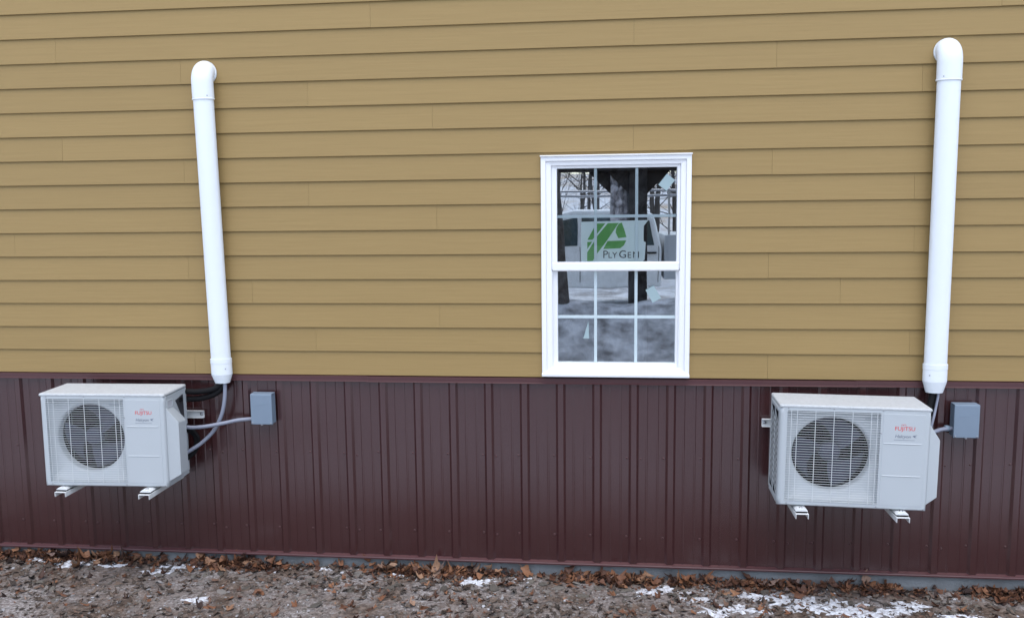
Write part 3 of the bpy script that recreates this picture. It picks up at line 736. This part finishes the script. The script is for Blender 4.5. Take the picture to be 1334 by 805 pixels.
# weathered grey-brown flakes matted over the open ground
vs, fs, tone = [], [], []
for i in range(9000):
    x = rl.uniform(-4.3, 3.5); y = -rl.random()*1.1
    den = .55+1.1*noise.noise((x*1.3, y*2.6, 12))-.35*max(0, -y-.3)
    if rl.random() > den: continue
    v, f = LV[i % 8]; s = rl.uniform(.12, .58)
    Mx = Matrix.Translation((x, y, gz(x, y)+.003)) @ Matrix.Rotation(rl.uniform(0, 2*PI), 4, 'Z') @ Matrix.Rotation(rl.gauss(0, .22), 4, 'X') @ Matrix.Diagonal((s, s*rl.uniform(.4, 1), s*.7, 1))
    b = len(vs); nn = (len(v)-5)//2; keep = [v[0]]+v[1+nn:1+2*nn:2]; nk = len(keep)-1
    vs += [tuple(Mx @ Vector(p)) for p in keep]
    ff = [(b, b+1+k, b+1+(k+1) % nk) for k in range(nk)]; fs += ff; tone += [min(1, max(0, rl.gauss(.38, .25)))]*len(ff)
o = tone_obj('leaf_mould', vs, fs, tone, M_FLAKE); tag(o, 'weathered grey brown leaf flakes matted on the open ground', 'leaf mould', kind='stuff')
# gravel: one mass of small stones
ico = bmesh.new(); bmesh.ops.create_icosphere(ico, subdivisions=1, radius=1); ico.verts.ensure_lookup_table()
IV = [v.co.copy() for v in ico.verts]; IF = [tuple(v.index for v in f.verts) for f in ico.faces]; ico.free()
vs, fs, tone = [], [], []
for i in range(11000):
    x = rl.uniform(-4.3, 3.5); y = -rl.random()**.8*1.15
    s = .0035+.011*rl.random()**2.5
    if rl.random() > .35+.9*max(0, noise.noise((x*2.1, y*2.1, 8))+.3): continue
    q = Matrix.Translation((x, y, gz(x, y)+s*.15)) @ Matrix.Rotation(rl.uniform(0, 6.3), 4, 'Z') @ Matrix.Diagonal((s*rl.uniform(.8, 1.5), s*rl.uniform(.7, 1.1), s*rl.uniform(.35, .7), 1))
    b = len(vs); vs += [tuple(q @ (p*rl.uniform(.75, 1.2))) for p in IV]; fs += [tuple(b+k for k in f) for f in IF]; tone += [min(1, max(0, rl.gauss(.45, .27)))]*20
o = tone_obj('gravel', vs, fs, tone, M_GRAVEL); tag(o, 'loose grey brown gravel and frozen crumbs scattered over the ground', 'gravel', kind='stuff')
# larger flat stones and clods, each its own piece of the ground
SM = []
for s in range(6):
    r = random.Random(50+s); m = MB(); n = 9; a0 = [2*PI*i/n+r.uniform(-.2, .2) for i in range(n)]; rr = [r.uniform(.7, 1.1) for _ in range(n)]
    v = [(rr[i]*math.cos(a0[i])*1.1, rr[i]*.7*math.sin(a0[i]), -.1) for i in range(n)]+[(rr[i]*.86*math.cos(a0[i]+.08)*1.1, rr[i]*.6*math.sin(a0[i]+.08), .16+r.uniform(-.06, .06)) for i in range(n)]+[(0, 0, .22)]
    f = [(i, (i+1) % n, n+(i+1) % n, n+i) for i in range(n)]+[(n+i, n+(i+1) % n, 2*n) for i in range(n)]
    m.add(v, f); me = m.mesh('stone'); me.materials.append(M_STONE); SM.append(me)
for i in range(150):
    x = rl.uniform(-4.0, 3.1) if i % 3 else rl.gauss(.3, 1.0); y = -rl.uniform(.10, .75) if i % 2 else -abs(rl.gauss(.16, .07))-.03
    s = rl.uniform(.020, .046); o = link('stone', SM[i % 6], None, ground); o.scale = (s, s, s*rl.uniform(.6, 1.1)); o.location = (x, y, gz(x, y)+.002)
    o.rotation_euler = (rl.gauss(0, .22), rl.gauss(0, .22), rl.uniform(0, 6.3))
# snow patches
SP = [(-3.56,-.07,.10,.03),(-3.24,-.10,.16,.035),(-3.28,-.145,.10,.03),(-2.97,-.14,.11,.03),(-2.56,-.10,.12,.035),(-2.62,-.18,.13,.06),(-2.42,-.09,.08,.025),(-2.08,-.06,.06,.02),(-1.53,-.06,.05,.025),(-1.04,-.10,.09,.025),(-.62,-.09,.13,.025),(-.51,-.16,.12,.05),(-.21,-.09,.10,.02),(.63,-.16,.15,.05),(.58,-.20,.08,.04),(.84,-.28,.12,.05),(.80,-.20,.06,.03),(1.28,-.19,.20,.05),(1.40,-.24,.17,.07),(1.49,-.31,.22,.09),(1.73,-.33,.17,.10),(1.68,-.24,.10,.05),(2.09,-.26,.13,.06),(1.95,-.33,.1,.05),(1.10,-.38,.17,.06),(.95,-.44,.12,.06),(-2.16,-.58,.10,.05),(2.35,-.37,.16,.05)]
for i, (cx_, cy_, rx, ry) in enumerate(SP):
    nr, na = 9, 44; vs = []; fs = []
    for j in range(nr+1):
        for k in range(na):
            a = 2*PI*k/na; t = j/nr
            w = 1+.75*noise.noise((math.cos(a)*1.7, math.sin(a)*1.7, i*3.1))+.75*noise.noise((math.cos(a)*6, math.sin(a)*6, i*1.7))
            x = cx_+rx*.85*w*t*math.cos(a); y = min(cy_+ry*1.1*w*t*math.sin(a), -.008)
            vs.append((x, y, gz(x, y)+.0105*(1-t*t)**.6+.012*noise.noise((x*42, y*42, 2))-.004))
    fs = [(j*na+k, j*na+(k+1) % na, (j+1)*na+(k+1) % na, (j+1)*na+k) for j in range(nr) for k in range(na)]
    m = MB(); m.add(vs, fs, True); m.build('snow_patch', M_SNOW, ground)
# twigs
for i, (x, y, a, l) in enumerate(((-1.25,-.36,.5,.22),(-.9,-.28,-.2,.15),(-2.9,-.4,1.1,.14),(.35,-.3,.25,.18),(1.9,-.2,-.6,.13),(-.2,-.42,.1,.2))):
    P = [Vector((x+math.cos(a)*l*t, y+math.sin(a)*l*t+.01*math.sin(t*7), 0)) for t in (0, .25, .5, .75, 1)]
    m = MB(); m.tube([(p.x, p.y, gz(p.x, p.y)+.008) for p in P], [.004, .0035, .003, .0025, .0015], 6); m.build('twig', M_BARK, ground)

# ------------------------------------------------------------------ the place behind the camera, mirrored by the window
# timber shelter: posts with knee braces under a beam
YT = -7.5
gt = lambda x, y: gz(x, y)-.05
sh = empty('timber_shelter', (.64, YT, gt(.64, YT))); tag(sh, 'dark timber shelter post with knee braces mirrored in the window', 'shelter')
o_ = sh.location
def shp(name, m): ob = m.build(name, M_TIMBER, sh); ob.location = -o_; return bevel(ob, .01)
for x0, x1 in ((.645, .91), (-1.5, -1.2), (2.30, 2.6)):
    m = MB(); m.box(x0, x1, YT-.25, YT+.05, gt(x0, YT), 1.62); shp('post', m)
m = MB(); m.box(-2.6, 4.2, YT-.28, YT+.08, 1.55, 1.95); shp('beam', m)
for (xa, xb) in ((.645, .345), (.91, 1.24)):
    s = 1 if xb > xa else -1
    L_ = abs(xb-xa); m = MB(); m.prism([(xa, 1.22), (xa+s*L_, 1.22+L_), (xa+s*L_, 1.56), (xa, 1.56)], YT-.2, YT, 'y'); shp('knee_brace', m)
m = MB(); vs = [(.37+.27*i/12, YT-.05+.02*math.sin(i*1.9), z) for z in (.30, .6, .9, 1.2, 1.56) for i in range(13)]
m.add(vs, [(j*13+i, j*13+i+1, (j+1)*13+i+1, (j+1)*13+i) for j in range(4) for i in range(12)], True); ob = m.build('added_mottled_sheet', M_SHEET, sh); ob.location = -o_; ob.modifiers.new('s', 'SOLIDIFY').thickness = .006  # mottled sheet added under the beam to grey this part of the reflection
m = MB(); m.prism([(.37, 1.22), (.06, 1.53), (.06, 1.56), (.37, 1.56)], YT-.1, YT-.06, 'y'); shp('knee_brace', m)
m = MB(); m.prism([(YT-4.0, 2.9), (YT+.35, 1.96), (YT+.35, 1.90), (YT-4.0, 2.84)], -2.9, 4.5, 'x')
# ploughed snow bank between the house yard and the truck
nb, mb_ = 90, 26; vs = []
for j in range(mb_+1):
    for i in range(nb+1):
        x = -5+11*i/nb; v = j/mb_; y = -8.3+3.1*v
        hgt = math.sin(PI*min(1, v/.42)/2)**1.2 if v < .42 else (.5+.5*math.cos(PI*(v-.42)/.58))
        ends = min(1, (x+5)/1.2, (6-x)/1.2)
        hgt *= max(0, ends)*(.86+.20*noise.noise((x*1.1, 2, 4)))
        vs.append((x, y, gbase(x, y)-.10+.86*hgt+.07*hgt*noise.noise((x*3, y*3, 6))+.03*noise.noise((x*9, y*9, 1))))
m = MB(); m.add(vs, [(j*(nb+1)+i, j*(nb+1)+i+1, (j+1)*(nb+1)+i+1, (j+1)*(nb+1)+i) for j in range(mb_) for i in range(nb)], True)
ob = m.build('snow_bank', M_BANK); tag(ob, 'dirty grey snow bank mirrored in the lower window panes', kind='structure')
# utility pickup
TX, TY = .0, -10.3
tz = gbase(0, TY)+.02
truck = empty('utility_truck', (TX, TY-.9, tz)); tag(truck, 'white utility pickup with ladder rack, mirrored in the window', 'truck')
tp = lambda m, name, mt, par=truck: m.build(name, mt, par)
yl, yr = .95, -.95          # +y side faces the house
side = [(-2.6,.45),(-2.65,.95),(-2.55,1.08),(-1.25,1.16),(-.62,1.72),(-.25,1.80),(.95,1.80),(1.15,1.72),(1.29,1.12),(1.30,.42),(.35,.38),(-.9,.40),(-1.06,.42),(-1.12,.66),(-1.32,.86),(-1.72,.86),(-1.92,.66),(-1.98,.44)]
m = MB(); m.prism([(x, z) for x, z in side], yr, yl, 'y'); bevel(tp(m, 'cab', M_CARPAINT), .04, 3)
for pts in ([(-1.02,1.17),(-.55,1.60),(-.20,1.67),(-.20,1.16)], [(-.12,1.16),(-.12,1.68),(.90,1.68),(1.08,1.60),(1.16,1.16)]):
    m = MB(); m.prism(pts, yl-.01, yl+.012, 'y'); tp(m, 'side_window', M_CARGLASS)
m = MB(); m.box(1.02, 1.20, yl, yl+.03, 1.01, 1.04); tp(m, 'door_handle', M_TYRE)
m = MB(); m.box(-.165, -.155, yl-.01, yl+.004, .5, 1.14); m.box(1.235, 1.245, yl-.01, yl+.004, .5, 1.14); tp(m, 'door_gap', M_TYRE)
m = MB(); m.box(-.98, -.78, yl+.03, yl+.16, 1.16, 1.34); bevel(tp(m, 'mirror', M_TYRE), .02)
m = MB(); m.box(1.34, 3.6, yr, yl, .55, 1.35); bevel(tp(m, 'service_body', M_TRUCKGREY), .015)
for a, b in ((1.40, 2.05), (2.10, 2.85), (2.90, 3.55)):
    m = MB(); m.box(a, b, yl, yl+.012, .85, 1.30); bevel(tp(m, 'box_door', M_TRUCKGREY), .006)
for x in (-1.52, 2.75):
    m = MB(); m.lathe([(.22,-.12),(.36,-.12),(.395,-.08),(.395,.08),(.36,.12),(.22,.12)], (x, yl-.14, .395), 28, 'y'); w = tp(m, 'wheel', M_TYRE)
    m = MB(); m.lathe([(0,.06),(.10,.07),(.20,.05),(.225,.10)], (x, yl-.14, .395), 24, 'y'); m.build('rim', M_RIM, w)
m = MB()
for z in (2.04, 2.13): m.tube([(-.9, yl-.1, z), (3.5, yl-.1, z)], .022, 8)
for x in (-.75, .4, 1.42, 2.5, 3.4): m.tube([(x, yl-.1, 1.3), (x, yl-.1, 2.15)], .022, 8); m.tube([(x, yl-.1, 2.13), (x, yr+.1, 2.13)], .022, 8)
tp(m, 'ladder_rack', M_RIM)
# bare trees and saplings on the slope
def tree(x, y, h, r0, seed, label):
    r = random.Random(seed); z = gz(x, y)-.1
    t = empty('bare_tree', (x, y, z)); tag(t, label, 'tree', 'bare trees mirrored in the window')
    P = [Vector((0, 0, 0))]; d = Vector((r.uniform(-.04, .04), r.uniform(-.04, .04), 1))
    for i in range(8): P.append(P[-1]+d*(h/8)+Vector((r.gauss(0, .012*h), r.gauss(0, .012*h), 0))*.6)
    m = MB(); m.tube(P, [r0*(1-.85*i/8) for i in range(9)], 8); m.build('trunk', M_BARK, t)
    c = MB()
    def branch(p, d, l, rr, lev):
        q = [p]; dd = d.normalized()
        for i in range(4): dd = (dd+Vector((r.gauss(0, .16), r.gauss(0, .16), r.gauss(.06, .1)))).normalized(); q.append(q[-1]+dd*l/4)
        c.tube(q, [rr, rr*.8, rr*.6, rr*.4, rr*.2], 5, caps=False)
        if lev:
            for k in range(5): branch(q[r.randint(1, 4)], dd+Vector((r.gauss(0, .7), r.gauss(0, .7), r.gauss(.2, .4))), l*r.uniform(.35, .6), rr*.45, lev-1)
    for k in range(14):
        f = r.uniform(.15, 1); i = min(7, int(f*8)); a = r.uniform(0, 2*PI)
        branch(P[i].lerp(P[i+1], r.random()), Vector((math.cos(a), math.sin(a), r.uniform(.2, .9))), h*.28*(1.15-f*.6), r0*.30*(1.1-f*.7), 2 if k < 10 else 1)
    c.build('branches', M_BARK, t)
rt = random.Random(21)
for i in range(24):
    x = -1.6+5.0*(i+.5)/24*1.0+rt.uniform(-.25, .25); y = -rt.uniform(15, 26)
    x = .3+(x-.3)*(5.4-y)/20
    tree(x, y, rt.uniform(4, 9), rt.uniform(.03, .075), 100+i, 'thin leafless tree behind the truck, mirrored in the window')

# leaning tree in front of the truck
y0 = -6.86; z0 = -.72
t = empty('leaning_tree', (-.30, y0, z0)); tag(t, 'dark leaning tree trunk at the lower left of the window reflection', 'tree')
m = MB(); m.tube([(0,0,0),(.01,0,.12),(.0,0,.45),(-.03,0,.9),(-.07,.02,1.5),(-.12,.03,2.1),(-.2,.05,3.2),(-.2,.05,5.0),(-.1,0,7.0)], [.19,.115,.09,.085,.085,.085,.08,.07,.03], 14); m.build('trunk', M_BARK, t)
c = MB(); rb = random.Random(5)
for k in range(14):
    a = rb.uniform(0, 6.28); z = rb.uniform(3.0, 6.5); p = Vector((-.22, .05, z)); d = Vector((math.cos(a), math.sin(a), .7)); l = rb.uniform(.8, 1.8)
    c.tube([p, p+d*l*.4, p+d*l*.7+Vector((0, 0, .15)), p+d*l+Vector((rb.gauss(0, .1), rb.gauss(0, .1), .3))], [.04, .025, .015, .005], 5, caps=False)
c.build('branches', M_BARK, t)
